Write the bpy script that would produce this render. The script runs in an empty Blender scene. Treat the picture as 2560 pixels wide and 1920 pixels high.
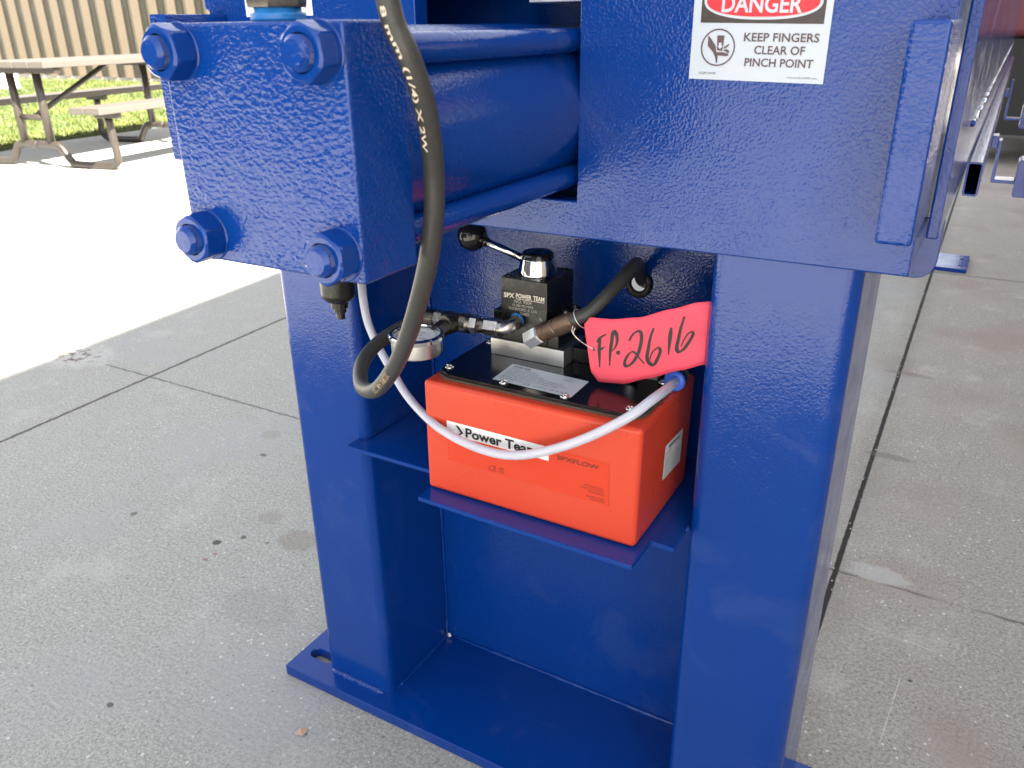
import bpy, bmesh, math, random
from mathutils import Vector, Matrix
random.seed(7)
C = bpy.context.scene.collection
SC = bpy.context.scene
R = math.radians

# ------------------------------------------------------------------ camera, sky, sun, exposure
cam = bpy.data.cameras.new('camera')
co = bpy.data.objects.new('camera', cam); C.objects.link(co)
rt = Vector((0.8664121930, 0.4991659445, -0.0127777803))
dn = Vector((0.1910973976, -0.3551160277, -0.9150816311))
fw = Vector((-0.4613151812, 0.7903960822, -0.4030661693))
M = Matrix((rt, -dn, -fw)).transposed().to_4x4(); M.translation = (0, 0, 1.15)
co.matrix_world = M
cam.sensor_width = 36; cam.lens = 28.586; cam.clip_start = .02; cam.clip_end = 800
cam.dof.use_dof = True; cam.dof.focus_distance = 1.12; cam.dof.aperture_fstop = 11
SC.camera = co

SUN_EL, SUN_AZ = R(45), R(105)          # azimuth measured clockwise from +Y: just behind +X
w = bpy.data.worlds.new('World'); SC.world = w; w.use_nodes = True
nt = w.node_tree
sky = nt.nodes.new('ShaderNodeTexSky'); sky.sky_type = 'NISHITA'; sky.sun_disc = False
sky.sun_elevation = SUN_EL; sky.sun_rotation = SUN_AZ
hs = nt.nodes.new('ShaderNodeHueSaturation'); hs.inputs['Saturation'].default_value = .20
nt.links.new(sky.outputs[0], hs.inputs['Color']); nt.links.new(hs.outputs[0], nt.nodes['Background'].inputs[0])
nt.nodes['Background'].inputs[1].default_value = .052
sun = bpy.data.lights.new('sun', 'SUN'); sun.energy = 5; sun.angle = R(.7); sun.color = (1, .92, .80)
so = bpy.data.objects.new('sun', sun); C.objects.link(so)
sd = Vector((math.sin(SUN_AZ)*math.cos(SUN_EL), math.cos(SUN_AZ)*math.cos(SUN_EL), math.sin(SUN_EL)))
so.rotation_euler = sd.to_track_quat('Z', 'Y').to_euler(); so.location = (6, -2, 9)
SC.view_settings.view_transform = 'Standard'; SC.view_settings.look = 'None'
SC.view_settings.exposure = 3.28; SC.view_settings.gamma = 1
SC.cycles.max_bounces = 8; SC.cycles.sample_clamp_indirect = 8

# ------------------------------------------------------------------ node helper and materials
class N:
    def __init__(s, name):
        s.mat = bpy.data.materials.new(name); s.mat.use_nodes = True
        s.t = s.mat.node_tree; s.b = s.t.nodes['Principled BSDF']
        s.pos = s.new('ShaderNodeTexCoord').outputs['Object']
    def new(s, k): return s.t.nodes.new(k)
    def put(s, sock, v):
        if isinstance(v, bpy.types.NodeSocket): s.t.links.new(v, sock)
        elif v is not None:
            if sock.type == 'RGBA' and len(v) == 3: v = (*v, 1)
            sock.default_value = v
    def m(s, op, a, b=None, c=None):
        n = s.new('ShaderNodeMath'); n.operation = op
        for i, v in enumerate((a, b, c)): s.put(n.inputs[i], v)
        return n.outputs[0]
    def noise(s, scale, detail=3, rough=.5, vec=None, dist=0):
        n = s.new('ShaderNodeTexNoise'); n.inputs['Scale'].default_value = scale; n.inputs['Detail'].default_value = detail
        n.inputs['Roughness'].default_value = rough; n.inputs['Distortion'].default_value = dist
        s.put(n.inputs['Vector'], vec or s.pos); return n.outputs['Fac']
    def voro(s, scale, feat='F1', vec=None):
        n = s.new('ShaderNodeTexVoronoi'); n.feature = feat; n.inputs['Scale'].default_value = scale
        s.put(n.inputs['Vector'], vec or s.pos); return n.outputs['Distance']
    def vm(s, sc=(1, 1, 1), loc=(0, 0, 0), rot=(0, 0, 0)):
        n = s.new('ShaderNodeMapping'); s.put(n.inputs[0], s.pos); n.inputs['Scale'].default_value = sc
        n.inputs['Location'].default_value = loc; n.inputs['Rotation'].default_value = rot; return n.outputs[0]
    def ss(s, v, a, b, lo=0., hi=1.):
        n = s.new('ShaderNodeMapRange'); n.interpolation_type = 'SMOOTHSTEP'
        s.put(n.inputs[0], v)
        for i, x in enumerate((a, b, lo, hi)): n.inputs[i+1].default_value = x
        return n.outputs[0]
    def mix(s, f, a, b, mode='MIX'):
        n = s.new('ShaderNodeMix'); n.data_type = 'RGBA'; n.blend_type = mode
        s.put(n.inputs[0], f); s.put(n.inputs[6], a); s.put(n.inputs[7], b); return n.outputs[2]
    def xyz(s):
        n = s.new('ShaderNodeSeparateXYZ'); s.put(n.inputs[0], s.pos); return n.outputs
    def bump(s, h, strength, dist):
        n = s.new('ShaderNodeBump'); n.inputs['Strength'].default_value = strength; n.inputs['Distance'].default_value = dist
        s.put(n.inputs['Height'], h); s.put(s.b.inputs['Normal'], n.outputs[0]); return n
    def set(s, **k):
        for a, v in k.items(): s.put(s.b.inputs[a.replace('_', ' ')], v)
        return s

def plain(name, col, rough=.5, metal=0., var=.12, nscale=60, bump=0, **k):
    n = N(name)
    f = n.noise(nscale, 4)
    c = n.mix(f, tuple(x*(1-var) for x in col), tuple(min(1, x*(1+var)) for x in col))
    n.set(Base_Color=c, Roughness=n.ss(n.noise(nscale*2.3, 3), .3, .7, max(.02, rough-.06), rough+.06), Metallic=metal)
    if bump: n.bump(n.noise(nscale*5, 3), .5, bump)
    for a, v in k.items(): n.put(n.b.inputs[a.replace('_', ' ')], v)
    return n.mat

def blue(name, scale, dist, fine=.00003, rough=.17, aniso=(1, 1, 1)):
    n = N(name)
    c = n.mix(n.noise(7, 4), (.0006, .036, .226), (.0012, .042, .252))
    dust = n.m('MULTIPLY', n.ss(n.noise(900, 2), .70, .80), n.ss(n.noise(9, 3), .45, .7))
    c = n.mix(n.m('MULTIPLY', dust, .35), c, (.20, .25, .36))
    v = n.vm(aniso)
    h = n.m('MULTIPLY', n.noise(scale, 1, .35, v, .25), dist)
    h = n.m('MULTIPLY', h, n.ss(n.noise(11, 3, .6), .32, .68, .55, 1.35))       # sprayed thicker and thinner
    h = n.m('MULTIPLY_ADD', n.noise(scale*3.2, 2, .5, v), fine, h)
    sm = n.ss(n.noise(5.5, 4, .6, None, 1.2), .52, .66)            # greasy smears and rubbed patches
    c = n.mix(n.m('MULTIPLY', sm, .05), c, (.22, .24, .30))
    rg = n.m('MULTIPLY_ADD', sm, .07, n.ss(n.noise(30, 3), .3, .7, rough-.03, rough+.05))
    n.set(Base_Color=c, Roughness=rg, IOR=1.47)
    n.bump(h, 1, 1)
    return n.mat

B_BLOCK = blue('blue_paint_hammered', 300, .00092, .00006, .07, (.8, 1, 1.15))
B_BEAM = blue('blue_paint_orange_peel', 330, .00052, .00005, .10)
B_SMOOTH = blue('blue_paint_smooth', 340, .00024, .00003, .11)
B_NUT = blue('blue_paint_thick', 130, .00030, .00003, .09)
B_ROD = blue('blue_paint_rod', 190, .00050, .00006, .13)
BLACK = plain('black_anodised', (.008, .0072, .0065), .32, 0, .2, 80)
BLACKGLOSS = plain('black_gloss', (.008, .008, .008), .08)
LIDBLACK = plain('black_lid_paint', (.006, .006, .007), .16, 0, .3, 12)
GROMMET = plain('brown_rubber_grommet', (.030, .022, .016), .5)
CHROME = plain('chrome', (.80, .79, .76), .09, 1, .05, 20)
STEEL = plain('zinc_steel', (.42, .40, .37), .30, 1, .25, 90)
DARKSTEEL = plain('dark_oiled_steel', (.16, .145, .13), .33, 1, .35, 120, .00008)
RUSTY = plain('brown_crimp_steel', (.17, .115, .08), .42, .8, .4, 150, .00012)
ALU = plain('machined_aluminium', (.78, .77, .75), .36, 1, .04, 14)
SCREW = plain('bright_screw', (.75, .74, .70), .2, 1, .1, 300)
REDBOX = plain('orange_red_moulding', (.62, .056, .021), .30, 0, .06, 3, .0006)
REDFILM = plain('orange_red_decal', (.64, .052, .018), .20, 0, .03, 5)
GASKET = plain('cork_gasket', (.085, .062, .042), .9, 0, .5, 500, .0003)
WHITE = plain('white_vinyl', (.52, .575, .63), .35, 0, .05, 30)
WHITEP = plain('white_sticker', (.80, .80, .78), .4, 0, .03, 30)
RED = plain('danger_red', (.72, .02, .035), .4, 0, .12, 90)
SIGNBLK = plain('faded_black_print', (.045, .032, .03), .4, 0, .4, 120)
INK = plain('black_ink', (.012, .010, .011), .45)
INKBROWN = plain('brown_print', (.10, .058, .066), .45)
INKSOFT = plain('grey_print', (.10, .10, .115), .5)
INKRED = plain('dark_red_print', (.16, .018, .010), .5)
ENGRAVE = plain('engraved_silver', (.62, .58, .50), .4, .3)
ENGRAVE2 = plain('engraved_grey', (.40, .37, .33), .45, .3)
RUBBER = plain('black_rubber_hose', (.043, .042, .038), .46, 0, .3, 220, .0001)
HOSEINK = plain('cream_print', (.72, .62, .47), .6)
HOSETAN = plain('tan_print_patch', (.36, .27, .17), .6, 0, .3, 300)
PINK = plain('fluorescent_pink_card', (.80, .072, .118), .6, 0, .05, 20)
RINGBLUE = plain('blue_plastic', (.06, .16, .75), .3)
CYAN = plain('light_blue_tape', (.020, .19, .52), .4, 0, .1, 200)
DIALGLASS = plain('gauge_face', (.80, .81, .82), .2)
GREYP = plain('grey_plastic_block', (.16, .15, .14), .45)
WIRE = plain('galvanised_wire', (.72, .70, .66), .35, .7)
TABLE = plain('tan_recycled_plank', (.074, .064, .056), .6, 0, .12, 25, .0006)
TUBEBR = plain('brown_coated_tube', (.030, .024, .020), .34, 0, .25, 8)
CLADDING = plain('tan_wall_cladding', (.098, .078, .056), .45, 0, .06, 1.2)
CLAD2 = plain('beige_wall_cladding', (.40, .36, .31), .5, 0, .08, .8)
CLADDARK = plain('dark_wall_cladding', (.05, .06, .075), .6, 0, .2, .8)
WHITEBOX = plain('white_utility_cover', (.80, .80, .78), .5)
TRAILER = plain('red_trailer_paint', (.13, .018, .024), .4)
TYRE = plain('tyre_rubber', (.02, .02, .02), .7)
CONCRETE_PAD = plain('footing', (.3, .28, .26), .8)
WOOD = plain('raw_wood', (.5, .36, .22), .7, 0, .2, 30)
LEAF = plain('dry_leaf', (.55, .36, .26), .7)
CRUMB = plain('pale_grit', (.6, .58, .54), .7)

n = N('translucent_air_tube')
n.set(Base_Color=n.mix(n.noise(25, 2), (.66, .68, .78), (.76, .78, .86)), Roughness=.28, Subsurface_Weight=.35, Transmission_Weight=.30)
n.b.inputs['Subsurface Radius'].default_value = (.004, .004, .005)
AIRTUBE = n.mat

n = N('grass_blades')
n.set(Base_Color=n.mix(n.ss(n.noise(.9, 4), .3, .7), (.040, .066, .008), (.086, .102, .017)), Roughness=.6)
GRASS = n.mat
SOIL = plain('lawn_soil', (.06, .075, .018), .9, 0, .4, 6)

def ground_mat():
    n = N('concrete_paving')
    X, Y, Z = n.xyz()
    big, mid, fine = n.noise(1.3, 4), n.noise(14, 5, .6), n.noise(150, 4, .7)
    c = n.mix(big, (.330, .328, .298), (.390, .388, .352))
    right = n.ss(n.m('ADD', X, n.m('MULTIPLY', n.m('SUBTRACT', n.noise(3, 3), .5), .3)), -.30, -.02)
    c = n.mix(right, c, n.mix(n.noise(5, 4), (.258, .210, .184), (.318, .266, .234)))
    c = n.mix(n.ss(mid, .3, .72, 0, 1), n.mix(.16, c, (.16, .155, .15)), c)
    c = n.mix(n.ss(fine, .30, .70), n.mix(.50, c, (.12, .12, .108)), n.mix(.34, c, (.62, .61, .565)))
    f2 = n.noise(420, 2, .7)
    c = n.mix(n.ss(f2, .56, .68, 0, .6), c, (.62, .61, .58)); c = n.mix(n.ss(f2, .44, .32, 0, .72), c, (.13, .125, .12))
    brush = n.noise(26, 4, .65, n.vm((1, 7, 1), rot=(0, 0, .05)))     # broom finish
    c = n.mix(n.ss(brush, .55, .75, 0, .34), c, (.60, .59, .55)); c = n.mix(n.ss(brush, .45, .28, 0, .34), c, (.17, .165, .155))
    cast = n.noise(2.3, 4, .6)
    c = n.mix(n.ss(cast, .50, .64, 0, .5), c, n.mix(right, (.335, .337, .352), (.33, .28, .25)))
    c = n.mix(n.ss(n.noise(5.1, 5, .65), .54, .70, 0, .35), c, (.45, .45, .425))
    # aggregate grains
    v1 = n.new('ShaderNodeTexVoronoi'); v1.inputs['Scale'].default_value = 120; n.put(v1.inputs['Vector'], n.vm(loc=(0, 0, .0437), rot=(.5, .3, .4)))
    sep = n.new('ShaderNodeSeparateColor'); n.put(sep.inputs[0], v1.outputs['Color'])
    grain = n.m('MULTIPLY', n.m('LESS_THAN', v1.outputs['Distance'], .33), n.m('GREATER_THAN', sep.outputs[0], .95))
    dens = n.ss(n.noise(4, 3), .35, .6, .15, .9)
    c = n.mix(n.m('MULTIPLY', grain, dens), c, (.62, .61, .58))
    grain2 = n.m('MULTIPLY', n.m('LESS_THAN', v1.outputs['Distance'], .30), n.m('LESS_THAN', sep.outputs[1], .03))
    c = n.mix(n.m('MULTIPLY', grain2, .5), c, (.07, .065, .06))
    v2 = n.new('ShaderNodeTexVoronoi'); v2.inputs['Scale'].default_value = 32; n.put(v2.inputs['Vector'], n.vm(loc=(0, 0, .0437), rot=(.6, .2, .7)))
    s2 = n.new('ShaderNodeSeparateColor'); n.put(s2.inputs[0], v2.outputs['Color'])
    c = n.mix(n.m('MULTIPLY', n.m('MULTIPLY', n.m('LESS_THAN', v2.outputs['Distance'], .10), n.m('GREATER_THAN', s2.outputs[2], .96)), .7), c, (.66, .64, .60))
    # worn streaks across the right slab
    st = n.noise(9, 4, .6, n.vm((6, .7, 1)))
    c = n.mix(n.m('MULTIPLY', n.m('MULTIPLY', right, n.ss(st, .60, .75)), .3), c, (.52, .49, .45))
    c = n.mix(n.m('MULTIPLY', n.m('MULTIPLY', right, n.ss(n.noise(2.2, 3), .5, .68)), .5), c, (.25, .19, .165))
    # joints
    wob = n.m('MULTIPLY', n.m('SUBTRACT', n.noise(30, 4, .65), .5), .016)
    wob2 = n.m('MULTIPLY', n.m('SUBTRACT', n.noise(3, 2), .5), .03)
    def line(axis, at, half, soft, slope=0.):
        d = n.m('SUBTRACT', axis, at)
        if slope: d = n.m('SUBTRACT', d, n.m('MULTIPLY', Y if axis is X else X, slope))
        d = n.m('ABSOLUTE', n.m('ADD', d, n.m('MULTIPLY', wob, soft)))
        return n.ss(d, half, half*1.6, 1, 0)
    j1 = line(X, -2.425, .0050, .95, -.049)
    j2 = line(X, -.118, .0044, .30, -.010)
    j3 = n.m('MULTIPLY', line(Y, 1.688, .0030, 1.3), n.ss(n.noise(2.6, 4), .36, .50))
    j4 = line(Y, 4.452, .0040, .6)
    j5 = n.m('MULTIPLY', line(X, -4.8, .004, .5, -.04), .8)
    halo = n.ss(n.m('ABSOLUTE', n.m('ADD', n.m('ADD', X, .118), n.m('MULTIPLY', Y, .010))), .01, .07, .35, 0)
    c = n.mix(n.m('MULTIPLY', halo, n.noise(12, 3)), c, (.12, .11, .10))
    jj = n.m('MAXIMUM', n.m('MAXIMUM', j1, n.m('MULTIPLY', j3, .75)), n.m('MAXIMUM', j4, j5))
    c = n.mix(n.m('MULTIPLY', jj, .85), c, (.055, .047, .042))
    c = n.mix(j2, c, n.mix(n.ss(n.noise(170, 2), .70, .76), (.014, .012, .011), (.30, .26, .22)))
    # spots, stains, spalled patch: (x, y, radius x, radius y, strength, colour)
    for x, y, rx, ry, k, col in ((-1.472, 1.077, .011, .011, .9, (.05, .05, .045)), (-1.432, 1.124, .008, .008, .8, (.06, .06, .055)),
            (-1.704, 1.457, .013, .008, .8, (.08, .075, .065)), (-1.765, 1.062, .010, .009, .75, (.09, .09, .085)), (-1.235, .612, .008, .006, .8, (.06, .06, .055)),
            (-1.304, 1.179, .055, .045, .42, (.19, .165, .13)), (-1.439, 1.222, .038, .030, .34, (.20, .18, .15)), (-1.777, 1.565, .035, .030, .3, (.22, .20, .16)),
            (-1.363, 1.135, .006, .005, .8, (.20, .13, .11)), (-1.437, 1.041, .006, .005, .8, (.24, .12, .10)), (-1.441, 1.014, .008, .005, .8, (.24, .13, .11)),
            
            (-1.2, .95, .10, .06, .2, (.22, .21, .2)), (-.05, 1.72, .07, .035, .55, (.44, .44, .43)), (-.10, 2.32, .07, .02, .5, (.12, .11, .10)),
            (-.12, 3.0, .08, .02, .4, (.13, .12, .11)), (.05, 1.40, .004, .004, .9, (.06, .05, .05))):
        dx = n.m('DIVIDE', n.m('SUBTRACT', X, x), rx); dy = n.m('DIVIDE', n.m('SUBTRACT', Y, y), ry)
        d = n.m('SQRT', n.m('ADD', n.m('MULTIPLY', dx, dx), n.m('MULTIPLY', dy, dy)))
        d = n.m('ADD', d, n.m('MULTIPLY', n.m('SUBTRACT', n.noise(45, 3), .5), .9))
        c = n.mix(n.m('MULTIPLY', n.ss(d, .75, 1.1, 1, 0), k), c, col)
    # spalled patch at the joint
    dx = n.m('DIVIDE', n.m('ADD', X, 2.95), .20); dy = n.m('DIVIDE', n.m('SUBTRACT', Y, 1.69), .13)
    d = n.m('ADD', n.m('SQRT', n.m('ADD', n.m('MULTIPLY', dx, dx), n.m('MULTIPLY', dy, dy))), n.m('MULTIPLY', n.m('SUBTRACT', n.noise(16, 5, .65), .5), 1.5))
    c = n.mix(n.ss(d, .5, 1.1, .55, 0), c, (.50, .49, .455))
    c = n.mix(n.m('MULTIPLY', n.ss(d, .35, .75, 1, 0), n.ss(n.noise(34, 5, .7), .50, .58)), c, (.13, .10, .085))
    # pale scratches on the right slab
    for x0, y0, x1, y1 in ((-.0845, 1.523, .108, 1.508), (.02, 1.2, .035, 1.42), (-.13, 3.05, -.06, 3.0)):
        L = math.hypot(x1-x0, y1-y0); ux, uy = (x1-x0)/L, (y1-y0)/L
        a = n.m('ADD', n.m('MULTIPLY', n.m('SUBTRACT', X, x0), ux), n.m('MULTIPLY', n.m('SUBTRACT', Y, y0), uy))
        b = n.m('ADD', n.m('MULTIPLY', n.m('SUBTRACT', X, x0), -uy), n.m('MULTIPLY', n.m('SUBTRACT', Y, y0), ux))
        e = n.m('MULTIPLY', n.m('MULTIPLY', n.ss(a, 0, .03), n.ss(a, L-.03, L, 1, 0)), n.ss(n.m('ABSOLUTE', b), .0006, .0016, 1, 0))
        c = n.mix(n.m('MULTIPLY', e, .4), c, (.60, .57, .52))
    n.set(Base_Color=c, Roughness=.86)
    h = n.m('MULTIPLY_ADD', fine, .0016, n.m('MULTIPLY', mid, .001))
    h = n.m('SUBTRACT', h, n.m('MULTIPLY', n.m('MAXIMUM', jj, j2), .006))
    n.bump(h, .8, 1)
    return n.mat
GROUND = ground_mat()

# ------------------------------------------------------------------ object helpers
def link(name, me, mat, parent=None, smooth=False):
    o = bpy.data.objects.new(name, me); C.objects.link(o)
    if mat: me.materials.append(mat)
    if parent:
        o.parent = parent
        t = parent
        while t.parent: t = t.parent
        if parent.parent is None and parent.type == 'EMPTY':
            o.matrix_parent_inverse = Matrix.Translation(parent.location).inverted() if parent.get('_w') else Matrix()
    if smooth:
        for p in me.polygons: p.use_smooth = True
    return o
def obj(name, bm, mat, parent=None, smooth=False):
    bmesh.ops.recalc_face_normals(bm, faces=bm.faces)
    me = bpy.data.meshes.new(name); bm.to_mesh(me); bm.free()
    return link(name, me, mat, parent, smooth)
def smooth_angle(o, deg=35):
    me = o.data
    for p in me.polygons: p.use_smooth = True
    me.set_sharp_from_angle(angle=R(deg))
    m = o.modifiers.new('weighted', 'WEIGHTED_NORMAL'); m.keep_sharp = True; m.weight = 100
    return o
def tag(o, label, cat, group=None):
    o['label'] = label; o['category'] = cat
    if group: o['group'] = group
    return o
def thing(name, label, cat, loc, group=None, world=True, rotz=0):
    """an Empty at the thing's base; with world=True its parts are modelled in world coordinates"""
    o = bpy.data.objects.new(name, None); C.objects.link(o); o.location = loc; o.rotation_euler = (0, 0, rotz)
    o.empty_display_size = .05
    if world: o['_w'] = 1
    return tag(o, label, cat, group)
def box(x0, x1, y0, y1, z0, z1, bev=.0, seg=2, bm=None):
    bm0 = bm or bmesh.new()
    t = bmesh.new(); bmesh.ops.create_cube(t, size=1)
    for v in t.verts: v.co = Vector(((x0+x1)/2+v.co.x*(x1-x0), (y0+y1)/2+v.co.y*(y1-y0), (z0+z1)/2+v.co.z*(z1-z0)))
    if bev: bmesh.ops.bevel(t, geom=t.edges[:], offset=bev, segments=seg, profile=.5, affect='EDGES')
    me = bpy.data.meshes.new('tmp'); t.to_mesh(me); t.free(); bm0.from_mesh(me); bpy.data.meshes.remove(me)
    return bm0
def tube_post(x0, x1, y0, y1, z0, z1, rad):
    bm = bmesh.new(); bmesh.ops.create_cube(bm, size=1)
    for v in bm.verts: v.co = Vector(((x0+x1)/2+v.co.x*(x1-x0), (y0+y1)/2+v.co.y*(y1-y0), (z0+z1)/2+v.co.z*(z1-z0)))
    ed = [e for e in bm.edges if abs(e.verts[0].co.z-e.verts[1].co.z) > 1e-4]
    bmesh.ops.bevel(bm, geom=ed, offset=rad, segments=5, profile=.5, affect='EDGES')
    return bm
def prism(loops, to3, depth, bev=0):
    """loops: outer then holes, 2D; to3(u, v, d) places a point at depth d"""
    bm = bmesh.new(); edges = []
    for lp in loops:
        vs = [bm.verts.new(to3(u, v, 0)) for u, v in lp]
        edges += [bm.edges.new((vs[i], vs[(i+1) % len(vs)])) for i in range(len(vs))]
    if len(loops) == 1: fs = [bm.faces.new([e.verts[0] for e in edges])]
    else: fs = [g for g in bmesh.ops.triangle_fill(bm, use_beauty=True, edges=edges)['geom'] if isinstance(g, bmesh.types.BMFace)]
    d = Vector(to3(0, 0, depth))-Vector(to3(0, 0, 0))
    ex = bmesh.ops.extrude_face_region(bm, geom=fs)
    bmesh.ops.translate(bm, verts=[v for v in ex['geom'] if isinstance(v, bmesh.types.BMVert)], vec=d)
    if bev:
        bm.normal_update()
        ed = [e for e in bm.edges if len(e.link_faces) == 2 and e.calc_face_angle(0) > R(50)]
        bmesh.ops.bevel(bm, geom=ed, offset=bev, segments=2, profile=.5, affect='EDGES')
    return bm
XZ = lambda y0: (lambda u, v, d: (u, y0+d, v))
XY = lambda z0: (lambda u, v, d: (u, v, z0+d))
def circ(cx, cy, r, n=28, sx=1, sy=1): return [(cx+r*sx*math.cos(2*math.pi*i/n), cy+r*sy*math.sin(2*math.pi*i/n)) for i in range(n)]
def rrect(x0, x1, y0, y1, r, n=6):
    p = []
    for cx, cy, a in ((x1-r, y1-r, 0), (x0+r, y1-r, 90), (x0+r, y0+r, 180), (x1-r, y0+r, 270)):
        p += [(cx+r*math.cos(R(a+90*i/n)), cy+r*math.sin(R(a+90*i/n))) for i in range(n+1)]
    return p
def lathe(prof, p0, axis, n=32, bm=None, rot=0, cap=True):
    """prof: (distance along axis, radius)"""
    bm = bm or bmesh.new(); ax = Vector(axis).normalized()
    a = ax.orthogonal().normalized(); b = ax.cross(a); p0 = Vector(p0)
    if abs(ax.z) < .9:
        a = Vector((0, 0, 1)).cross(ax).normalized(); b = ax.cross(a)
    rings = []
    for t, r in prof:
        rings.append([bm.verts.new(p0+ax*t+(a*math.cos(rot+2*math.pi*i/n)+b*math.sin(rot+2*math.pi*i/n))*max(r, 1e-5)) for i in range(n)])
    for q, s in zip(rings, rings[1:]):
        for i in range(n): bm.faces.new((q[i], q[(i+1) % n], s[(i+1) % n], s[i]))
    if cap:
        bm.faces.new(rings[0]); bm.faces.new(rings[-1])
    return bm
def sphere(c, r, bm=None, su=24, sv=16, sc=(1, 1, 1)):
    bm = bm or bmesh.new(); g = bmesh.ops.create_uvsphere(bm, u_segments=su, v_segments=sv, radius=r)
    for v in g['verts']: v.co = Vector(c)+Vector((v.co.x*sc[0], v.co.y*sc[1], v.co.z*sc[2]))
    return bm
def spline(pts, k=10):
    P = [Vector(p) for p in pts]; P = [P[0]*2-P[1]]+P+[P[-1]*2-P[-2]]; out = []
    for i in range(1, len(P)-2):
        for j in range(k):
            t = j/k; a, b, c, d = P[i-1:i+3]
            out.append(.5*((2*b)+(c-a)*t+(2*a-5*b+4*c-d)*t*t+(3*b-a-3*c+d)*t**3))
    out.append(P[-2]); return out
def frames(pts):
    T = [(pts[min(i+1, len(pts)-1)]-pts[max(i-1, 0)]).normalized() for i in range(len(pts))]
    a = T[0].orthogonal().normalized(); F = []
    for t in T:
        a = (a-t*a.dot(t)).normalized(); F.append((t, a, t.cross(a)))
    return F
def sweep(pts, r, n=16, bm=None, rf=None):
    bm = bm or bmesh.new(); F = frames(pts); rings = []
    for i, (p, (t, a, b)) in enumerate(zip(pts, F)):
        rr = rf(i) if rf else r
        rings.append([bm.verts.new(p+(a*math.cos(2*math.pi*k/n)+b*math.sin(2*math.pi*k/n))*rr) for k in range(n)])
    for q, s in zip(rings, rings[1:]):
        for i in range(n): bm.faces.new((q[i], q[(i+1) % n], s[(i+1) % n], s[i]))
    bm.faces.new(rings[0]); bm.faces.new(rings[-1]); return bm
def text_mesh(s, bold=0.):
    cu = bpy.data.curves.new('lettering', 'FONT'); cu.body = s; cu.size = 1; cu.offset = bold; cu.resolution_u = 3
    o = bpy.data.objects.new('lettering', cu); C.objects.link(o)
    dg = bpy.context.evaluated_depsgraph_get(); dg.update()
    me = bpy.data.meshes.new_from_object(o.evaluated_get(dg)); bpy.data.objects.remove(o); bpy.data.curves.remove(cu)
    return me
def write(bm, s, o, xv, yv, bold=0., place=None):
    """fit the string s into the parallelogram at o spanned by xv (width) and yv (capital height)"""
    me = text_mesh(s, bold)
    xs = [v.co.x for v in me.vertices]; ys = [v.co.y for v in me.vertices]
    cap = max(ys); base = 0 if min(ys) < -.02 else min(ys)
    x0, x1 = min(xs), max(xs); o, xv, yv = Vector(o), Vector(xv), Vector(yv)
    vs = [bm.verts.new(o+xv*((v.co.x-x0)/(x1-x0))+yv*((v.co.y-base)/(cap-base))) for v in me.vertices]
    for p in me.polygons:
        try: bm.faces.new([vs[i] for i in p.vertices])
        except ValueError: pass
    bpy.data.meshes.remove(me); return bm
def letter_obj(name, items, mat, parent, bold=0., off=(0, 0, 0)):
    if name in ('small_print', 'fine_print', 'dial_lettering') and len(items) > 1:
        return [letter_obj(name, [it], mat, parent, bold, off) for it in items]
    bm = bmesh.new(); off = Vector(off)
    for it in items: write(bm, it[0], Vector(it[1])+off, it[2], it[3], it[4] if len(it) > 4 else bold)
    me = bpy.data.meshes.new(name); bm.to_mesh(me); bm.free(); return link(name, me, mat, parent)
def flat(bm, pts, off=(0, 0, 0)):
    bm.faces.new([bm.verts.new(Vector(p)+Vector(off)) for p in pts]); return bm
def raw(name, bm, mat, parent):
    me = bpy.data.meshes.new(name); bm.to_mesh(me); bm.free(); return link(name, me, mat, parent)
def structure(o): o['kind'] = 'structure'; return o

# ------------------------------------------------------------------ the ground, lawn, buildings round the yard
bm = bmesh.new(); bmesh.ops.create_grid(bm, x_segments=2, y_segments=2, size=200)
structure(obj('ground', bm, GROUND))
edge = [(-8.95, 3.2), (-9.146, 4.977), (-9.385, 5.741), (-9.50, 7.343), (-9.75, 10.0), (-10.1, 13.2)]
soil = prism([edge+[(-34, 13.2), (-34, 3.2)]], XY(.004), .03)
structure(obj('lawn', soil, SOIL))
import numpy as np
rng = np.random.default_rng(3)
nb = 90000
gy = 3.3+rng.random(nb)*10.3
ex = np.interp(gy, [p[1] for p in edge], [p[0] for p in edge])
gx = ex-.02-(rng.random(nb)**1.35)*15
h = .022+rng.random(nb)*.045; a = rng.random(nb)*6.283; wd = .005+.007*rng.random(nb)
lx = (rng.random(nb)-.5)*.09; ly = (rng.random(nb)-.5)*.09
co_ = np.empty((nb, 3, 3), np.float32)
co_[:, 0] = np.stack([gx-np.cos(a)*wd, gy-np.sin(a)*wd, np.full(nb, .03)], 1)
co_[:, 1] = np.stack([gx+np.cos(a)*wd, gy+np.sin(a)*wd, np.full(nb, .03)], 1)
co_[:, 2] = np.stack([gx+lx, gy+ly, .03+h], 1)
me = bpy.data.meshes.new('grass'); me.vertices.add(nb*3); me.vertices.foreach_set('co', co_.ravel())
me.loops.add(nb*3); me.loops.foreach_set('vertex_index', np.arange(nb*3, dtype=np.int32))
me.polygons.add(nb); me.polygons.foreach_set('loop_start', np.arange(nb, dtype=np.int32)*3); me.update()
g = link('grass', me, GRASS); g['kind'] = 'stuff'; tag(g, 'sunlit mown lawn between the concrete and the ribbed wall', 'grass')

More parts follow.
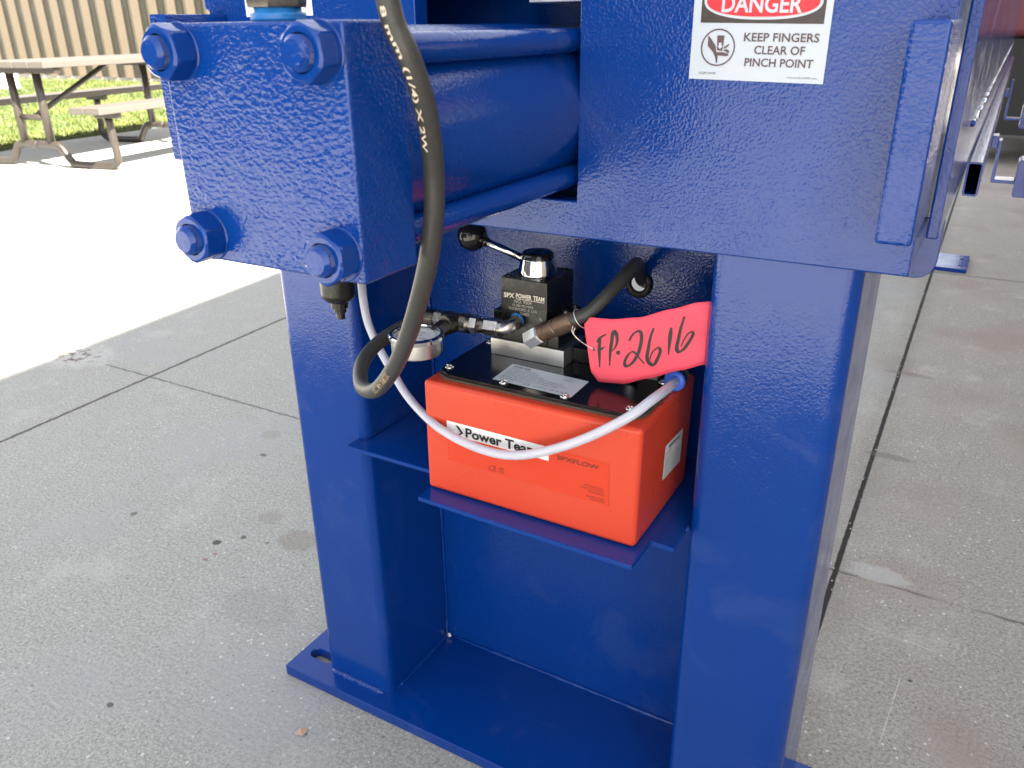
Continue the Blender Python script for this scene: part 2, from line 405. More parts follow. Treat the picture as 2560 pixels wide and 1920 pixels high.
# the ribbed wall behind the lawn
def ribbed(x0, y0, x1, y1, zt, pitch, dep, mat, name, label, cat, thick=.25):
    t = thing(name, label, cat, ((x0+x1)/2, (y0+y1)/2, 0))
    L = math.hypot(x1-x0, y1-y0); ux, uy = (x1-x0)/L, (y1-y0)/L; nx, ny = uy, -ux
    prof = []; s = 0.
    while s < L:
        for a, d in ((0, 0), (.10, 0), (.12, .16), (.16, .16), (.21, 0), (.40, 0), (.46, 1), (.58, 1), (.94, 0)):
            prof.append((s+a*pitch, d*dep))
        s += pitch
    bm = bmesh.new(); lo = []; up = []
    for a, d in prof:
        p = Vector((x0+ux*a+nx*d, y0+uy*a+ny*d, .12)); lo.append(bm.verts.new(p)); up.append(bm.verts.new(p+Vector((0, 0, zt-.12))))
    for i in range(len(lo)-1): bm.faces.new((lo[i], lo[i+1], up[i+1], up[i]))
    b0 = bm.verts.new((x0-nx*thick, y0-ny*thick, zt)); b1 = bm.verts.new((x1-nx*thick, y1-ny*thick, zt))
    bm.faces.new([b0]+up+[b1])
    obj('cladding', bm, mat, t)
    bm = bmesh.new(); v = []
    for z in (0, .118):
        for a, d in ((0, .03), (L, .03), (L, -thick), (0, -thick)): v.append(bm.verts.new((x0+ux*a+nx*d, y0+uy*a+ny*d, z)))
    for f in ((0, 1, 2, 3), (4, 5, 6, 7), (0, 1, 5, 4), (1, 2, 6, 5), (2, 3, 7, 6), (3, 0, 4, 7)): bm.faces.new([v[i] for i in f])
    obj('footing', bm, CONCRETE_PAD, t)
    return t
ribbed(-34, 14.44, -5, 12.82, 5.2, .66, .11, CLADDING, 'ribbed_wall', 'tan ribbed metal wall standing behind the lawn and picnic table', 'wall')
mbd = ribbed(2.08, 7.0, 2.72, -1.50, 5.53, .9, .05, CLAD2, 'metal_building', 'beige ribbed metal building whose shade falls over the machine', 'building', 9)
bm = bmesh.new(); v = []
for z in (5.535, 5.70):
    for x, y in ((1.952, 7.1), (2.600, -1.56), (11.6, -1.0), (11.0, 7.7)): v.append(bm.verts.new((x, y, z)))
for f in ((0, 1, 2, 3), (4, 5, 6, 7), (0, 1, 5, 4), (1, 2, 6, 5), (2, 3, 7, 6), (3, 0, 4, 7)): bm.faces.new([v[i] for i in f])
obj('roof', bm, CLAD2, mbd)
ribbed(-3.0, -7.6, -18, -7.6, 4.6, .9, .05, CLADDARK, 'dark_shed', 'dark ribbed shed across the sunny yard mirrored in the blue paint', 'shed', 5)
ribbed(-9, 36, 14, 36, 4.5, .9, .05, CLADDARK, 'added_backdrop', 'added dark ribbed backdrop building closing the view far behind the machine bed', 'building', 4)  # added backdrop, kept dark to dim what the blue steel mirrors
t = thing('utility_cover', 'white utility cover standing on the lawn before the ribbed wall', 'utility box', (-18.8, 10.75, 0))
obj('housing', box(-19.02, -18.66, 10.6, 10.95, .02, .50, .03, 3), WHITEBOX, t); obj('lid', box(-19.05, -18.63, 10.57, 10.98, .502, .55, .015, 2), WHITEBOX, t)
t = thing('red_trailer', 'red box trailer parked beyond the machine, mirrored in its side', 'trailer', (.75, 9.5, 0))
obj('body', box(-.12, 1.3, 8.2, 11.0, 1.02, 1.42, .05, 3), TRAILER, t); obj('underside_shade_block', box(-.11, 1.2, 8.26, 10.9, .25, 1.005, .01), TYRE, t)  # dark block below the body stands in for its shaded underside
obj('cover', box(-.10, 1.28, 8.25, 10.95, 1.425, 2.0, .12, 4), WHITEBOX, t)
for y in (8.9, 10.2):
    for x in (-.11, 1.21): obj('wheel', lathe([(-.20, .2), (-.18, .34), (-.02, .34), (0, .2)], (x, y, .345), (1, 0, 0), 28), TYRE, t)

# ------------------------------------------------------------------ picnic table
def picnic_table():
    t = thing('picnic_table', 'tan plank picnic table with brown bent tube legs by the lawn', 'picnic table', (-7.72, 4.57, 0), world=False, rotz=R(10))
    for nm, x0, x1, zt in (('tabletop', -.45, .45, .92), ('bench_seat', .72, 1.06, .555), ('bench_seat', -1.06, -.72, .555)):
        bm = bmesh.new(); nP = 5 if nm == 'tabletop' else 2; wP = (x1-x0)/nP
        for i in range(nP): box(x0+i*wP+.003, x0+(i+1)*wP-.003, -.16 if nm == 'tabletop' else -.25, 2.6, zt-.055, zt, .006, 2, bm)
        o = obj(nm, bm, TABLE, t)
    for y in (0, 1.65):
        for s in (1, -1):
            pts = [(0, y, .20), (s*.20, y, .20), (s*.27, y, .17), (s*.36, y, .055), (s*.43, y, .034), (s*.78, y, .034), (s*.88, y, .06), (s*.91, y, .13), (s*.90, y, .25), (s*.89, y, .45)]
            obj('bench_leg', sweep(spline(pts, 6), .034, 14), TUBEBR, t, True)
            obj('bracket', box(s*.89-.13, s*.89+.13, y-.03, y+.03, .45, .499, .008), TUBEBR, t)
            obj('table_leg', sweep([Vector((s*.16, y, .22)), Vector((s*.16, y, .83))], .036, 14), TUBEBR, t, True)
        obj('cross_tie', sweep([Vector((-.16, y, .44)), Vector((.16, y, .44))], .026, 12), TUBEBR, t, True)
        obj('top_bracket', box(-.42, .42, y-.035, y+.035, .815, .864, .006), TUBEBR, t)
    obj('brace', sweep([Vector((.02, 0, .44)), Vector((.02, .95, .85))], .024, 12), TUBEBR, t, True)
    return t
picnic_table()

# ------------------------------------------------------------------ press frame
pf = thing('press_frame', 'blue painted steel press frame on two square columns and a base plate', 'press frame', (-.51, .95, 0))
slot = lambda cx, cy, hl, r: [(cx+hl+r*math.cos(R(a)), cy+r*math.sin(R(a))) for a in range(-90, 91, 18)]+[(cx-hl+r*math.cos(R(a)), cy+r*math.sin(R(a))) for a in range(90, 271, 18)]
bp = prism([rrect(-1.004, -.0145, .832, 1.086, .004, 2), slot(-.957, .889, .016, .012), slot(-.055, .889, .014, .012)], XY(.0005), .0215, .0022)
obj('base_plate', bp, B_SMOOTH, pf)
smooth_angle(obj('column', tube_post(-.926, -.776, .869, 1.067, .022, .9185, .017), B_SMOOTH, pf))
smooth_angle(obj('column', tube_post(-.2505, -.0925, .869, 1.067, .022, .9185, .017), B_SMOOTH, pf))
bk = prism([[(-.777, .0225), (-.2495, .0225), (-.2495, .917), (-.777, .917)], circ(-.406, .811, .0145, 32)], XZ(1.06), .0065)
bpo = obj('back_panel', bk, B_BEAM, pf)
gm = bmesh.new(); pts = [Vector((-.406+.0158*math.cos(2*math.pi*i/40), 1.0580, .811+.0158*math.sin(2*math.pi*i/40))) for i in range(41)]
sweep(pts, .0050, 12, gm); obj('grommet', gm, GROMMET, bpo, True)
# front beam with the notch for the cylinder
fb = prism([[(-.985, .918), (-.0515, .918), (-.0515, 1.215), (-.4145, 1.215), (-.4145, .961), (-.632, .961), (-.632, 1.215), (-.992, 1.215), (-.992, 1.1765), (-.985, 1.1735)]], XZ(.866), .026, .0018)
beam = obj('front_beam', fb, B_BEAM, pf)
bm = box(-.985, -.0525, .893, 1.058, .9195, .934); box(-.0655, -.0518, .893, 1.078, .9345, 1.215, 0, 2, bm); box(-.985, -.066, 1.062, 1.078, .9345, 1.215, 0, 2, bm); box(-.985, -.066, .893, 1.061, 1.195, 1.2145, 0, 2, bm); box(-.985, -.971, .893, 1.061, .9345, 1.194, 0, 2, bm)
obj('beam_box', bm, B_SMOOTH, pf)
obj('lit_edge_ledge', box(-.492, -.4165, .894, .99, 1.1735, 1.183, .001), ALU, pf)  # bright metal stands in for the light caught on the notch ledge
obj('guide_bar', box(-.0800, -.0490, .787, .928, .966, 1.1505, .0035, 3), B_BLOCK, pf)
gb = prism([rrect(-.981, -.951, .987, 1.1695, .003, 2), circ(-.971, 1.1605, .0022, 12)], XZ(.765), .099)
obj('guide_bar', gb, B_BLOCK, pf)
obj('guide_pin', lathe([(0, .004), (.012, .005), (.016, .004)], (-.9005, .74, 1.001), (-1, 0, 0), 12), DARKSTEEL, pf, True)
sh = prism([[(-.793, .842), (-.605, .842), (-.605, .773), (-.285, .768), (-.284, .829), (-.2535, .827), (-.2535, 1.058), (-.7745, 1.058), (-.7745, .8665), (-.793, .8665)]], XY(.546), .0065, .0008)
obj('shelf', sh, B_SMOOTH, pf)
def bead(pts, r=.0045, k=8, parent=pf):
    P = spline([Vector(p) for p in pts], k) if len(pts) > 2 else [Vector(pts[0]).lerp(Vector(pts[1]), i/60) for i in range(61)]
    ph = random.random()*9
    return obj('weld_bead', sweep(P, r, 8, None, lambda i: r*min(1, .25+i/7, .25+(len(P)-1-i)/7)*(1+.10*math.sin(i*1.5+ph)+.16*math.sin(i*.37+ph)+.16*(random.random()-.5))), B_NUT, parent, True)
bead([(-.765, 1.0585, .024), (-.260, 1.0585, .024)], .0042)
bead([(-.775, 1.055, .024), (-.775, .89, .024)], .004)
bead([(-.915, .8680, .0225), (-.790, .8680, .0225)], .0070)
bead([(-.7755, 1.058, .03), (-.7755, 1.058, .54)], .003)
bead([(-.7755, 1.058, .556), (-.7755, 1.058, .91)], .003)
bead([(-.240, .8675, .023), (-.104, .8675, .023)], .0055)
bead([(-.7765, .870, .5555), (-.7765, .885, .5555), (-.776, .90, .5555)], .0028)
bead([(-.2515, .868, .5545), (-.2515, .876, .5545), (-.2515, .885, .5545)], .0028)
bead([(-.238, .8715, .9172), (-.106, .8715, .9172)], .0022)
obj('paint_chip', sphere((-.768, 1.052, .029), .004, None, 8, 6, (1, .6, 1.2)), WHITEP, pf)
# nameplate on the raised left end of the beam
npl = raw('nameplate', flat(bmesh.new(), [(-.912, .8654, 1.1655), (-.793, .8654, 1.1655), (-.793, .8654, 1.21), (-.912, .8654, 1.21)]), WHITEP, pf)
bm = bmesh.new()
def rect_line(bm, x0, x1, z0, z1, y, w):
    for a in ((x0, x1, z0, z0+w), (x0, x1, z1-w, z1), (x0, x0+w, z0+w, z1-w), (x1-w, x1, z0+w, z1-w)): flat(bm, [(a[0], y, a[2]), (a[1], y, a[2]), (a[1], y, a[3]), (a[0], y, a[3])])
rect_line(bm, -.880, -.805, 1.1685, 1.1795, .865, .0006)
for i in range(5): rect_line(bm, -.845+i*.006, -.8405+i*.006, 1.190, 1.1965, .865, .0012)
o = raw('lettering', bm, INKBROWN, npl)

# ------------------------------------------------------------------ danger sign on the beam
sg = thing('danger_sign', 'white danger sticker with red oval warning of a pinch point', 'sign', (-.222, .866, 1.098))
P0, PX, PZ = Vector((-.2890, .8655, 1.0980)), Vector((.1329, 0, -.0030)), Vector((0.0004, 0, .0955))
def sp(u, v, k=0): return P0+PX*u+PZ*v+Vector((0, -.0003*k, 0))
bm = bmesh.new(); flat(bm, [sp(0, 0), sp(1, 0), sp(1, 1), sp(0, 1)]); raw('backing', bm, WHITE, sg)
bm = bmesh.new(); flat(bm, [sp(.06, .552, 1), sp(.952, .552, 1), sp(.952, .955, 1), sp(.06, .955, 1)]); raw('header', bm, SIGNBLK, sg)
for nm, ax, az, k, mt in (('oval_border', .0566, .0165, 2, WHITE), ('oval', .0540, .0139, 3, RED)):
    bm = bmesh.new(); c = Vector((-.2216, .8655-.0003*k, 1.1689))
    flat(bm, [c+Vector((ax*math.copysign(abs(math.cos(2*math.pi*i/64))**.86, math.cos(2*math.pi*i/64)), 0, az*math.copysign(abs(math.sin(2*math.pi*i/64))**.86, math.sin(2*math.pi*i/64))-.022*ax*math.cos(2*math.pi*i/64))) for i in range(64)]); raw(nm, bm, mt, sg)
letter_obj('heading', [('DANGER', (-.2602, .8641, 1.1601), (.0770, 0, -.0020), (.0003, 0, .0150), .022)], WHITE, sg)
letter_obj('lettering', [('KEEP FINGERS', (-.2357, .8648, 1.1334), (.0713, 0, -.0013), (0, 0, .0076)), ('CLEAR OF', (-.2246, .8648, 1.1217), (.0483, 0, -.0009), (0, 0, .0076)),
    ('PINCH POINT', (-.2330, .8648, 1.1106), (.0657, 0, -.0013), (0, 0, .0075))], INKBROWN, sg, .016)
letter_obj('small_print', [('LEQM134VSP', (-.2788, .8648, 1.1027), (.0176, 0, -.0003), (0, 0, .0021)), ('www.accuformNMC.com', (-.1902, .8648, 1.0998), (.0279, 0, -.0005), (0, 0, .0016))], INKSOFT, sg)
bm = bmesh.new(); cx, cz = -.2611, 1.1276; ra, rb = [], []
for i in range(48):
    a = 2*math.pi*i/48
    ra.append(bm.verts.new((cx+.0173*math.cos(a), .8647, cz+.0173*math.sin(a)))); rb.append(bm.verts.new((cx+.0160*math.cos(a), .8647, cz+.0160*math.sin(a))))
for i in range(48): bm.faces.new((ra[i], ra[(i+1) % 48], rb[(i+1) % 48], rb[i]))
for pl in ([(-.2715, 1.1390), (-.2716, 1.1293), (-.2657, 1.1233), (-.2630, 1.1186), (-.2619, 1.1138), (-.2607, 1.1128), (-.2604, 1.1203), (-.2550, 1.1198), (-.2521, 1.1196), (-.2492, 1.1203), (-.2509, 1.1223), (-.2538, 1.1226), (-.2553, 1.1232), (-.2623, 1.1233), (-.2632, 1.1286), (-.2682, 1.1353)],
           [(-.2626, 1.1386), (-.2552, 1.1386), (-.2562, 1.1243), (-.2615, 1.1250)], [(-.2551, 1.1280), (-.2499, 1.1310), (-.2494, 1.1300), (-.2528, 1.1270), (-.2548, 1.1263)],
           [(-.2547, 1.1256), (-.2519, 1.1260), (-.2493, 1.1246), (-.2493, 1.1223), (-.2508, 1.1230), (-.2525, 1.1238), (-.2546, 1.1243)]):
    flat(bm, [(x, .8647, z) for x, z in pl])
raw('pictogram', bm, INKBROWN, sg)
bm = bmesh.new(); flat(bm, [(x, .8644, z) for x, z in [(-.2602, 1.1320), (-.2576, 1.1320), (-.2575, 1.1292), (-.2557, 1.1292), (-.2589, 1.1260), (-.2612, 1.1293), (-.2599, 1.1293)]]); raw('pictogram_arrow', bm, WHITE, sg)

# ------------------------------------------------------------------ hydraulic cylinder
cy = thing('hydraulic_cylinder', 'blue tie rod hydraulic cylinder with square end block set into the press beam', 'hydraulic cylinder', (-.5055, .5, .964))
AX, AZ = -.5050, 1.0600
blk = box(-.602, -.409, .475, .545, .9645, 1.1555, .0030, 3)
smooth_angle(obj('end_block', blk, B_BLOCK, cy))
bar = lathe([(0, .086), (.012, .0925), (.50, .0925), (.52, .088)], (AX, .546, AZ), (0, 1, 0), 96); smooth_angle(obj('barrel', bar, B_BEAM, cy))
for i, (x, z, ro) in enumerate(((-.4315, 1.1345, .14), (-.5795, 1.1345, .22), (-.4320, .9870, .02), (-.5795, .9870, -.10))):
    prof = [(0, .0092), (.0028, .0118)]
    tt = .003
    while tt < .011: prof += [(tt+.0007, .0125), (tt+.0014, .0110)]; tt += .0017
    prof += [(.012, .0128), (.70, .0128)]
    rod = smooth_angle(obj('tie_rod', lathe(prof, (x, .4455, z), (0, 1, 0), 40), B_ROD, cy), 28)
    # hexagon nut with chamfered corners
    bm = bmesh.new(); rot = ro+R(30); rc = .0222; y0, y1 = .4535, .4735
    nseg = 72; rings = []
    def hexr(a): 
        q = (a-rot) % R(60)-R(30); return rc*math.cos(R(30))/math.cos(q)
    for yy, cap_r in ((y0, .0137), (y0, .0178), (y0+.0016, .0203), (y0+.0042, 1), (y1-.0042, 1), (y1-.0012, .0212), (y1, .0200)):
        ring = []
        for k in range(nseg):
            a = 2*math.pi*k/nseg; rr = min(hexr(a), cap_r); ring.append(bm.verts.new((x+rr*math.cos(a), yy, z+rr*math.sin(a))))
        rings.append(ring)
    for q, s in zip(rings, rings[1:]):
        for k in range(nseg): bm.faces.new((q[k], q[(k+1) % nseg], s[(k+1) % nseg], s[k]))
    nut = obj('hex_nut', bm, B_NUT, rod); smooth_angle(nut, 22)
    wr = obj('washer', lathe([(0, .0212), (.0008, .0222), (.002, .0222)], (x, .4735, z), (0, 1, 0), 48), B_NUT, rod); smooth_angle(wr)
pf_ = smooth_angle(obj('port_fitting', lathe([(0, .0225), (.004, .0232), (.020, .0232), (.024, .021)], (-.503, .510, 1.1655), (0, 0, 1), 6, None, R(12)), DARKSTEEL, cy), 20)
tb = bmesh.new(); lathe([(0, .0205), (.002, .0214), (.0032, .0206), (.0048, .0216), (.0058, .0200), (.0064, .0180), (.0095, .0180)], (-.503, .510, 1.1557), (0, 0, 1), 32, tb); obj('sealing_tape', tb, CYAN, pf_, True)

# ------------------------------------------------------------------ air filter hanging on the column
fr = thing('air_filter', 'small black air filter bowl with drain hanging under the blue end block', 'air filter', (-.738, .80, .79))
obj('head', box(-.764, -.712, .775, .826, .858, .905, .004), BLACK, fr)
smooth_angle(obj('bowl', lathe([(.8085, .0125), (.811, .018), (.816, .0222), (.821, .0235), (.857, .0238)], (-.738, .80, 0), (0, 0, 1), 40), BLACK, fr), 50)
obj('drain', lathe([(.784, .0050), (.7845, .0060), (.793, .0062), (.7935, .0084), (.800, .0088), (.8005, .0120), (.8086, .0124)], (-.738, .80, 0), (0, 0, 1), 12), BLACK, fr)
obj('bracket', box(-.758, -.718, .827, .8655, .926, .932, .001), DARKSTEEL, fr); obj('bracket_arm', box(-.75, -.726, .80, .828, .9055, .9315, .001), DARKSTEEL, fr)

# ------------------------------------------------------------------ pump
pu = thing('hydraulic_pump', 'orange red hydraulic pump with black lid and lever valve on the blue shelf', 'hydraulic pump', (-.45, .90, .5535))
bm = bmesh.new(); bmesh.ops.create_cube(bm, size=1)
for v in bm.verts:
    top = v.co.z > 0; x0, x1, y0, y1 = (-.6045, -.2925, .7995, .992) if top else (-.607, -.295, .8005, .990)
    v.co = Vector((x0 if v.co.x < 0 else x1, y0 if v.co.y < 0 else y1, .7200 if top else .5535))
bmesh.ops.bevel(bm, geom=bm.edges[:], offset=.0065, segments=4, profile=.5, affect='EDGES')
res = smooth_angle(obj('reservoir', bm, REDBOX, pu), 50)
obj('gasket', prism([rrect(-.600, -.3005, .8130, .984, .030)], XY(.7195), .0035), GASKET, pu)
lid = obj('lid', prism([rrect(-.5975, -.3030, .8155, .982, .029)], XY(.7232), .0042, .0006), LIDBLACK, pu)
for x, y in ((-.587, .838), (-.496, .828), (-.407, .8265), (-.3215, .832), (-.588, .945), (-.315, .925)):
    s = sphere((x, y, .7274), .0063, None, 18, 10, (1, 1, .55)); box(x-.004, x+.004, y-.0007, y+.0007, .7300, .7312, 0, 1, s); box(x-.0007, x+.0007, y-.004, y+.004, .7300, .7312, 0, 1, s)
    obj('lid_screw', s, SCREW, lid, True)
# subplate, valve and lever
obj('subplate', box(-.5635, -.4495, .908, .975, .7275, .7515, .0008), ALU, pu)
vb = obj('valve_body', box(-.546, -.4755, .9095, .988, .7522, .8415, .0012), BLACK, pu)
obj('valve_wing', box(-.5625, -.5465, .9150, .982, .752, .7905, .0012), BLACK, vb); obj('valve_wing', box(-.475, -.4585, .9098, .982, .752, .7905, .0012), BLACK, vb)
raw('scribed_line', flat(bmesh.new(), [(-.5455, .9092, .8228), (-.476, .9092, .8224), (-.476, .9092, .8218), (-.5455, .9092, .8222)]), BLACKGLOSS, vb)
for x, y, z in ((-.554, .948, .7905), (-.466, .945, .7905), (-.466, .975, .7905)): obj('cap_screw', lathe([(0, .004), (.005, .004), (.0055, .003)], (x, y, z), (0, 0, 1), 16), STEEL, vb)
for x, y in ((-.537, .918), (-.485, .918), (-.485, .98), (-.537, .98)): obj('cap_screw', lathe([(0, .0052), (.0012, .0052), (.0018, .0042), (.0018, .003), (.0008, .0028)], (x, y, .8415), (0, 0, 1), 18), BLACKGLOSS, vb)
hub = smooth_angle(obj('lever_hub', lathe([(0, .0262), (.003, .0268), (.022, .0235), (.023, .0225)], (-.508, .944, .8417), (0, 0, 1), 40), CHROME, pu), 40)
smooth_angle(obj('hub_cap', lathe([(0, .0228), (.0055, .0215), (.0075, .0195), (.0078, .006), (.0068, .0055)], (-.508, .944, .8648), (0, 0, 1), 40), BLACKGLOSS, hub), 40)
kn = Vector((-.603, .931, .886)); k0 = Vector((-.525, .943, .859))
lev = obj('lever', sweep([k0, kn], .0054, 16), CHROME, pu, True)
obj('lever_knob', sphere(kn, .0210, None, 40, 28), BLACKGLOSS, lev, True)
obj('knob_collar', lathe([(0, .0075), (.006, .0068)], kn+(k0-kn).normalized()*.0175, k0-kn, 20), BLACKGLOSS, lev, True)
obj('manifold', box(-.4485, -.335, .935, .982, .7276, .7475, .001), BLACK, pu)
obj('manifold_block', box(-.349, -.323, .925, .955, .7276, .752, .001), GREYP, pu)
# lettering
SL = [('SPX', (-.5415, .9090, .8138), (.0163, 0, .0006), (.0004, 0, .0065), .03), ('POWER', (-.5225, .9090, .8152), (.0240, 0, 0), (0, 0, .0062), .03), ('TEAM', (-.4962, .9090, .8152), (.0168, 0, 0), (0, 0, .0064), .03)]
letter_obj('valve_lettering', SL, ENGRAVE, vb)
raw('valve_underline', flat(bmesh.new(), [(-.5228, .9090, .8141), (-.4796, .9090, .8141), (-.4796, .9090, .8134), (-.5228, .9090, .8134)]), ENGRAVE, vb)
letter_obj('valve_small_print', [('NO. 9504', (-.5249, .9090, .8077), (.0262, 0, .0004), (0, 0, .0048)), ('10,000 PSI MAX', (-.5280, .9090, .8029), (.0323, 0, .0003), (0, 0, .0033)),
    ('ROCKFORD, IL USA', (-.5337, .9090, .7972), (.0434, 0, .0006), (0, 0, .0040)), ('A08BD', (-.5171, .9090, .7916), (.0144, 0, .0001), (0, 0, .0040)),
    ('A', (-.5292, .9090, .7875), (.0045, 0, .0003), (0, 0, .0044)), ('B', (-.4864, .9090, .7880), (.0038, 0, .0002), (0, 0, .0039))], ENGRAVE2, vb)
YF = .7993
st = raw('name_strip', flat(bmesh.new(), [(-.5690, YF, .6480), (-.4145, YF, .6472), (-.4150, YF, .6669), (-.5684, YF, .6680)]), WHITEP, res)
raw('decal', flat(bmesh.new(), [(-.5694, YF+.0001, .6074), (-.3313, YF+.0001, .6053), (-.3322, YF+.0001, .6649), (-.5690, YF+.0001, .6670)]), REDFILM, res)
letter_obj('strip_lettering', [('Power Team', (-.5391, YF-.0003, .6505), (.1085, 0, -.0002), (.0003, 0, .0135), .03)], INK, res)
bm = bmesh.new(); flat(bm, [(-.5502, YF-.0003, .6640), (-.5425, YF-.0003, .6548), (-.5503, YF-.0003, .6490), (-.5545, YF-.0003, .6490), (-.5465, YF-.0003, .6545), (-.5545, YF-.0003, .6640)]); raw('strip_emblem', bm, INK, res)
letter_obj('maker_lettering', [('SPXFLOW', (-.4030, YF-.0003, .6526), (.0575, 0, .0006), (.0004, 0, .0061), .02)], INKRED, res)
letter_obj('fine_print', [('CE', (-.5040, YF-.0003, .6091), (.0112, 0, .0010), (.0005, 0, .0080)), ('UK', (-.4878, YF-.0003, .6148), (.0075, 0, .0001), (0, 0, .0037)), ('CA', (-.4879, YF-.0003, .6098), (.0078, 0, .0004), (0, 0, .0037)),
    ('SPX FLOW US, LLC', (-.3648, YF-.0003, .6260), (.0267, 0, .0004), (0, 0, .0024)), ('Rockford, IL 61109 USA', (-.3701, YF-.0003, .6220), (.0321, 0, .0005), (0, 0, .0025)), ('powerteam.com', (-.3593, YF-.0003, .6181), (.0221, 0, .0004), (0, 0, .0024)),
    ('Assembled in USA', (-.3621, YF-.0003, .6114), (.0253, 0, .0006), (0, 0, .0023)), ('3092130 A/Rev5', (-.3566, YF-.0003, .6078), (.0203, 0, .0007), (0, 0, .0023))], INKRED, res)
# side notice
XS = -.2919
nt_ = raw('side_notice', flat(bmesh.new(), [(XS-.0007, .8824, .6098), (XS-.0007, .9507, .6047), (XS+.0001, .9519, .6555), (XS+.0001, .8840, .6597)]), WHITEP, res)
its = [('IMPORTANT', (XS+.0006, .8975, .6503), (0, .0430, -.0032), (0, 0, .0047), .02), ('AIR SUPPLY', (XS+.0005, .8885, .6445), (0, .0223, -.0020), (0, 0, .0026), .0)]
for i, s in enumerate(('Air supply must be clean and dry', 'Use filter regulator and lubricator', 'Do not exceed rated air pressure', 'Check the oil level before use', 'Read all instructions first', 'Wear eye protection at all times')):
    its.append((s, (XS+.0004, .8872, .6385-i*.0050), (0, .050+.006*(i % 2), -.0040), (0, 0, .0021), 0))
letter_obj('notice_lettering', its, INK, res)
# plate of data on the lid
ZP = .7279
raw('data_plate', flat(bmesh.new(), [(-.5142, .8298, ZP), (-.3982, .8257, ZP), (-.3992, .8818, ZP), (-.5163, .8874, ZP)]), WHITE, lid)
its = [('POWER TEAM', (-.5101, .8780, ZP+.0003), (.0260, -.0012, 0), (-.0002, .0050, 0), .03), ('CE', (-.4697, .8331, ZP+.0003), (.0090, -.0003, 0), (0, .0055, 0), .0)]
for i, (s, wl) in enumerate((('HYDRAULIC PUMP MODEL', .040), ('MAX PRESSURE 10,000 PSI', .046), ('AIR SUPPLY 40 TO 120 PSI OIL', .055), ('RESERVOIR CAPACITY AND USABLE OIL', .088), ('WARNING READ OPERATING INSTRUCTIONS', .094), ('BEFORE USE OF THIS PUMP WITH CARE', .084), ('ROCKFORD IL USA', .036))):
    its.append((s, (-.5105+.0003*i, .8725-i*.0056, ZP+.0003), (wl, -.0030*wl/.09, 0), (0, .0026, 0), 0))
its.append(('CLASS 2  I M 22 G', (-.4570, .8335, ZP+.0003), (.044, -.001, 0), (0, .003, 0), .01)); its.append(('SERIES 1', (-.430, .8700, ZP+.0003), (.018, -.001, 0), (0, .0024, 0), .0))
letter_obj('plate_lettering', its, INKSOFT, lid)
# blue push-in air connector at the lid corner
cn = Vector((-.2985, .925, .7345)); dcn = Vector((-.02, -1, .0)).normalized()
acn = obj('air_connector', lathe([(0, .0105), (.022, .0112)], cn-dcn*.022, dcn, 28), STEEL, pu, True)
obj('release_ring', lathe([(0, .0135), (.003, .0142), (.006, .0135), (.0065, .0085)], cn, dcn, 32), RINGBLUE, acn, True)
# pressure fittings at port A (leading to the gauge) and port B
def chain(name, p0, p1, prof, mat, n=24, parent=pu, sm=30):
    p0, p1 = Vector(p0), Vector(p1); L = (p1-p0).length
    return smooth_angle(obj(name, lathe([(a*L, r) for a, r in prof], p0, p1-p0, n), mat, parent), sm)
obj('port_seal', lathe([(0, .0108), (.003, .0112), (.0045, .0108)], (-.5195, .9095, .7835), (-.25, -1, -.1), 28), CYAN, pu, True)
el = bmesh.new(); sweep(spline([(-.5185, .905, .7835), (-.5215, .893, .7800), (-.5285, .886, .7780), (-.5370, .885, .7775)], 5), .0102, 18, el); obj('elbow', el, STEEL, pu, True)
chain('elbow_hex', (-.535, .885, .7775), (-.5565, .885, .7765), [(0, .0112), (.06, .0122), (.94, .0122), (1, .011)], STEEL, 6)
chain('adapter', (-.5565, .885, .7765), (-.5680, .885, .776), [(0, .0095), (.2, .0102), (.8, .0102), (1, .0095)], DARKSTEEL, 20)
chain('adapter_hex', (-.5680, .885, .776), (-.5790, .885, .7755), [(0, .0118), (.1, .0128), (.9, .0128), (1, .0118)], STEEL, 6)
tee = chain('tee', (-.5790, .885, .7755), (-.6250, .885, .7750), [(0, .0110), (.1, .0138), (.32, .0138), (.36, .0125), (.64, .0125), (.68, .0130), (.9, .0130), (1, .0115)], DARKSTEEL, 28)
chain('tee_branch', (-.6015, .886, .7755), (-.6075, .862, .7760), [(0, .012), (.75, .0135), (1, .0135)], DARKSTEEL, 24)
chain('hose_end_hex', (-.6250, .885, .7750), (-.6390, .886, .7745), [(0, .0112), (.1, .0122), (.9, .0122), (1, .0112)], STEEL, 6)
chain('hose_ferrule', (-.6390, .886, .7745), (-.6600, .8853, .7730), [(0, .0105), (.08, .0122), (.92, .0122), (1, .0112)], DARKSTEEL, 24)
el2 = bmesh.new(); sweep(spline([(-.4870, .912, .7695), (-.4885, .902, .7680), (-.4880, .8965, .7690), (-.4835, .8945, .7720)], 5), .0098, 18, el2); obj('elbow', el2, STEEL, pu, True)
chain('elbow_hex', (-.4975, .8962, .7620), (-.4755, .8935, .7775), [(0, .0100), (.10, .0132), (.92, .0132), (1, .0115)], ALU, 6)
chain('hose_nut', (-.4755, .8935, .7775), (-.4580, .8900, .7875), [(0, .0100), (.15, .0122), (.45, .0122), (.5, .0105), (1, .0105)], RUSTY, 24)
chain('hose_ferrule', (-.4580, .8900, .7875), (-.4210, .8815, .8085), [(0, .0095), (.05, .0122), (.22, .0122), (.25, .0112), (.30, .0125), (.92, .0122), (1, .0108)], RUSTY, 24)

